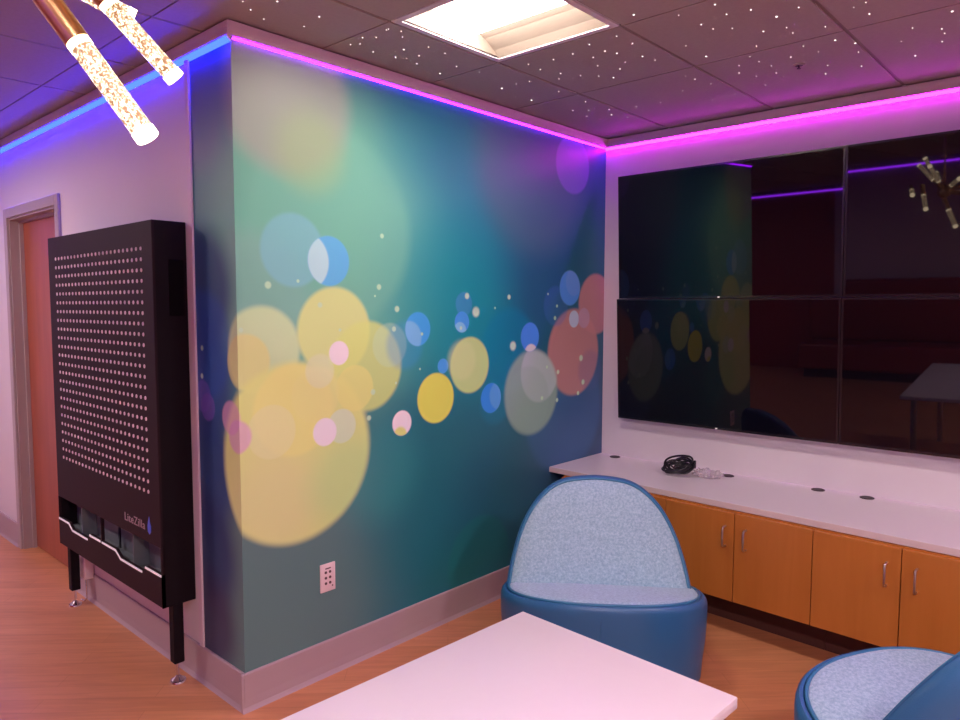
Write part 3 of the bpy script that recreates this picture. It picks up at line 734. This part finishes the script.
# ------------------------------------------------------------------ lounge chairs (round drum seat, arched back)
ARCH = [(0,1.0),(.25,.955),(.47,.885),(.62,.81),(.74,.725),(.84,.62),(.91,.515),(.955,.41),(.985,.27),(1.0,0)]
def arch_w(t):
    for (a, wa), (b, wb) in zip(ARCH, ARCH[1:]):
        if t <= b: return wa+(wb-wa)*(t-a)/(b-a)
    return 0
def seat_top(ly): return .353 - .175*(ly)                       # seat slopes down toward the back
def plan(a, s=1.0):                                            # super-ellipse plan of the drum; ly negative = front
    ca, sa = math.cos(a), math.sin(a); e = 2/2.35
    return (math.copysign(abs(ca)**e,ca)*.448*s, math.copysign(abs(sa)**e,sa)*.355*s)
def make_chair(label, x, y, face):
    """face: heading (radians) the sitter looks along"""
    t = thing('lounge_chair', label, 'chair', (x,y,0), face+PI/2, 'blue lounge chairs')
    # local frame: front = -Y, back = +Y
    n = 72; ang = [2*PI*k/n for k in range(n)]
    def ring(s, zf, dz=0): 
        out = []
        for a in ang:
            px, py = plan(a, s); z = zf if zf is not None else seat_top(py)+dz
            out.append((px, py, z))
        return out
    bm = bmesh.new()
    rows = [ring(.93,.018), ring(.955,.03), ring(.965,.10), ring(.985,.18), ring(.997,.27)]
    rows += [ring(1.0,None,-.045), ring(.998,None,-.026), ring(.988,None,-.010), ring(.968,None,.000), ring(.945,None,.001), ring(.93,None,-.008)]
    add_rings(bm, rows)
    base = obj('base', bm, M['vinyl'], t, smooth='auto')
    for px, py in ((.25,.2),(-.25,.2),(.25,-.2),(-.25,-.2)):
        bm = bmesh.new(); add_cyl(bm, (px,py,0),(px,py,.02),.022,.024,16)
        obj('glide', bm, M['dark_hole'], t, smooth='auto')
    bm = bmesh.new()
    rr = []
    for s, dz in ((.915,-.006),(.912,.004),(.895,.009),(.85,.013),(.6,.016),(.3,.017),(.02,.017)):
        rr.append(ring(s, None, dz))
    add_rings(bm, rr, cap0=False)
    obj('seat_pad', bm, M['fabric'], t, smooth=True)
    bm = bmesh.new()
    pp = ring(.920, None, .003); add_tube(bm, pp+pp[:1], .0065, 8)
    obj('seat_piping', bm, M['piping'], t, smooth=True)
    # seam down the front of the drum
    bm = bmesh.new(); add_tube(bm, [(-.03,-.355*s-.0008,z) for s, z in ((.955,.03),(.965,.10),(.985,.18),(.997,.27),(1.0,.36))], .0016, 6)
    obj('seam', bm, M['vinyl'], t)
    # arched back
    ZB0, ZB1, HW = .318, .800, .415
    LY0, REC = 0, .50                                        # front face at seat level, recline
    def outline(m=26):
        pts = []
        ts = [math.sin(i/m*PI/2) for i in range(m+1)]
        L_ = [(-arch_w(q), q) for q in ts]; R_ = [(arch_w(q), q) for q in ts[:-1]][::-1]
        full = L_+R_
        for _ in range(2):                                      # light smoothing of the curve
            full = [full[0]]+[((full[i-1][0]+2*full[i][0]+full[i+1][0])/4,(full[i-1][1]+2*full[i][1]+full[i+1][1])/4) for i in range(1,len(full)-1)]+[full[-1]]
        bot = [(1-2*i/14, 0) for i in range(1,14)]
        return full+bot
    OL = outline()
    def P(u, q, s, dy):
        # scale the outline toward its centre (0,.38), then set depth
        uu, qq = u*s, .38+(q-.38)*s
        X = uu*HW-.014; Z = ZB0+qq*(ZB1-ZB0)
        conc = .020*(1-uu*uu)                             # slight concave wrap
        return (X, LY0+REC*(Z-ZB0)+conc+dy, Z)
    edge = [( .952,-.004),(.970,-.010),(.985,-.010),(.998,.000),(1.0,.014),(.995,.030)]
    bm = bmesh.new()
    rings = [[P(u,q,s,dy) for u,q in OL] for s, dy in edge]
    for s in (.96,.9,.8,.65,.45,.2,.02):
        rr = []
        for u, q in OL:
            x_, y_, z_ = P(u,q,s,0); hq = (z_-ZB0)/(ZB1-ZB0)
            bulge = (.17*(1-hq)+.035)*math.sqrt(max(0,1-s*s))+.032
            rr.append((x_, y_+bulge, z_))
        rings.append(rr)
    add_rings(bm, rings, cap0=False)
    obj('back_shell', bm, M['vinyl'], t, smooth=True)
    bm = bmesh.new()
    rings = [[P(u,q,s,dy) for u,q in OL] for s, dy in ((.960,.004),(.957,-.008),(.94,-.018),(.85,-.030),(.6,-.042),(.3,-.046),(.02,-.046))]
    add_rings(bm, rings, cap0=False)
    obj('back_pad', bm, M['fabric'], t, smooth=True)
    bm = bmesh.new(); arc = [P(u,q,.966,-.010) for u,q in OL[:53]]
    add_tube(bm, arc, .0055, 8)
    obj('back_piping', bm, M['piping'], t, smooth=True)
    return t
CF = math.atan2(-.606,-.795)
make_chair('blue round lounge chair with arched back facing the white table', 2.665, 1.700, CF)
make_chair('blue round lounge chair cut off at the lower right, back toward the camera', 2.495, .364, math.radians(64))

# ------------------------------------------------------------------ white table in the foreground
t = thing('white_table', 'white rectangular table in the foreground', 'table', (0,0,0))
TZ = .70
far = hit(523,611,2,TZ); rt = hit(738,697,2,TZ); lf = hit(275,720,2,TZ)
e1 = (rt-far).normalized(); dep = (rt-far).length; e2 = Vector((e1.y,-e1.x,0)); 
if e2.x > 0: e2 = -e2
ctr = far + e1*dep/2 + e2*.76
t.location = (ctr.x, ctr.y, 0); t.rotation_euler = (0,0,math.atan2(e2.y,e2.x)+PI)
hx, hy = .76, dep/2
bm = bmesh.new(); add_box(bm, (-hx,-hy,TZ-.028),(hx,hy,TZ),0,.003,2); obj('tabletop', bm, M['white_lam'], t, smooth='auto')
for sx in (-1,1):
    for sy in (-1,1):
        bm = bmesh.new(); add_cyl(bm, (sx*(hx-.09),sy*(hy-.08),.0),(sx*(hx-.09),sy*(hy-.08),TZ-.028),.022,.022,20); add_cyl(bm, (sx*(hx-.09),sy*(hy-.08),TZ-.034),(sx*(hx-.09),sy*(hy-.08),TZ-.028),.05,.05,20)
        obj('leg', bm, M['steel'], t, smooth='auto')
bm = bmesh.new()
add_box(bm, (-hx+.1,-hy+.07,TZ-.07),(hx-.1,-hy+.09,TZ-.028)); add_box(bm, (-hx+.1,hy-.09,TZ-.07),(hx-.1,hy-.07,TZ-.028)); obj('apron', bm, M['steel'], t)

# ------------------------------------------------------------------ chandelier: gold hub with glowing crystal rods
hub = at(52,-62,1.12)
ch = thing('rod_chandelier', 'gold chandelier with glowing bubbled crystal rods hanging at the upper left', 'chandelier', hub)
bm = bmesh.new(); bmesh.ops.create_uvsphere(bm, u_segments=28, v_segments=16, radius=.055); obj('hub', bm, M['gold'], ch, smooth=True)
bm = bmesh.new(); add_cyl(bm, (0,0,.05),(0,0,CH-hub.z-.02),.008,.008,14); obj('stem', bm, M['gold'], ch, smooth='auto')
bm = bmesh.new(); add_cyl(bm, (0,0,CH-hub.z-.022),(0,0,CH-hub.z),.06,.065,32); obj('ceiling_canopy', bm, M['gold'], ch, smooth='auto')
def rod(p_in, p_gl, p_end, r):
    """gold arm from the hub to p_gl, glowing crystal from p_gl to p_end (world points)"""
    a, b, c = Vector(p_in)-hub, Vector(p_gl)-hub, Vector(p_end)-hub
    d = (c-b).normalized()
    bm = bmesh.new(); add_cyl(bm, a, b, r*.98, r*.98, 24); arm = obj('arm', bm, M['gold'], ch, smooth='auto')
    bm = bmesh.new(); m = 14
    add_cyl(bm, b, c-d*.012, r*.90, r*.90, 24, 0)
    add_cyl(bm, b+d*0, b+d*.012, r*.93, r*.93, 24, 1); add_cyl(bm, c-d*.014, c, r*.96, r*.96, 24, 1)
    obj('crystal_rod', bm, [M['crystal'], M['crystal_end']], arm, smooth='auto')
def px_rod(g0, e, t0, t1, r, back=.10):
    b, c = at(*g0,t0), at(*e,t1); d = (b-c).normalized(); rod(b+d*back, b, c, r)
px_rod((78,42),(148,138),1.12,1.14,.0195,.16)
px_rod((107,2),(176,79),1.30,1.36,.0185,.12)
px_rod((70,-16),(134,19),1.34,1.40,.0185,.10)
for az, el in ((200,-5),(245,15),(290,-12),(335,12),(160,25),(15,40),(110,48),(60,62)):
    d = Vector((math.cos(math.radians(az))*math.cos(math.radians(el)), math.sin(math.radians(az))*math.cos(math.radians(el)), math.sin(math.radians(el))))
    L0 = .40 if el < 40 else .33
    rod(hub+d*.04, hub+d*(L0-.20), hub+d*L0, .018)

# ------------------------------------------------------------------ red booth seat on the far side of the room (mirrored in the screens)
t = thing('booth_bench', 'dark red booth bench mirrored in the lower right screen', 'bench', (X0+.35,2.1,0))
obj('seat', box((-.30,-1.3,.12),(.30,1.3,.46),.03,3), M['red_vinyl'], t, smooth='auto')
obj('backrest', box((-.34,-1.3,.46),(-.16,1.3,1.15),.04,3), M['red_vinyl'], t, smooth='auto')
obj('plinth', box((-.28,-1.25,0),(.22,1.25,.12)), M['dark_hole'], t)

# ------------------------------------------------------------------ world and colour management
w = bpy.data.worlds.new('world'); SC.world = w; w.use_nodes = True
w.node_tree.nodes['Background'].inputs[0].default_value = (.5,.42,.5,1); w.node_tree.nodes['Background'].inputs[1].default_value = .05
vs = SC.view_settings; vs.view_transform = 'Standard'; vs.look = 'None'; vs.gamma = 1; vs.use_curve_mapping = False; vs.exposure = 2.6
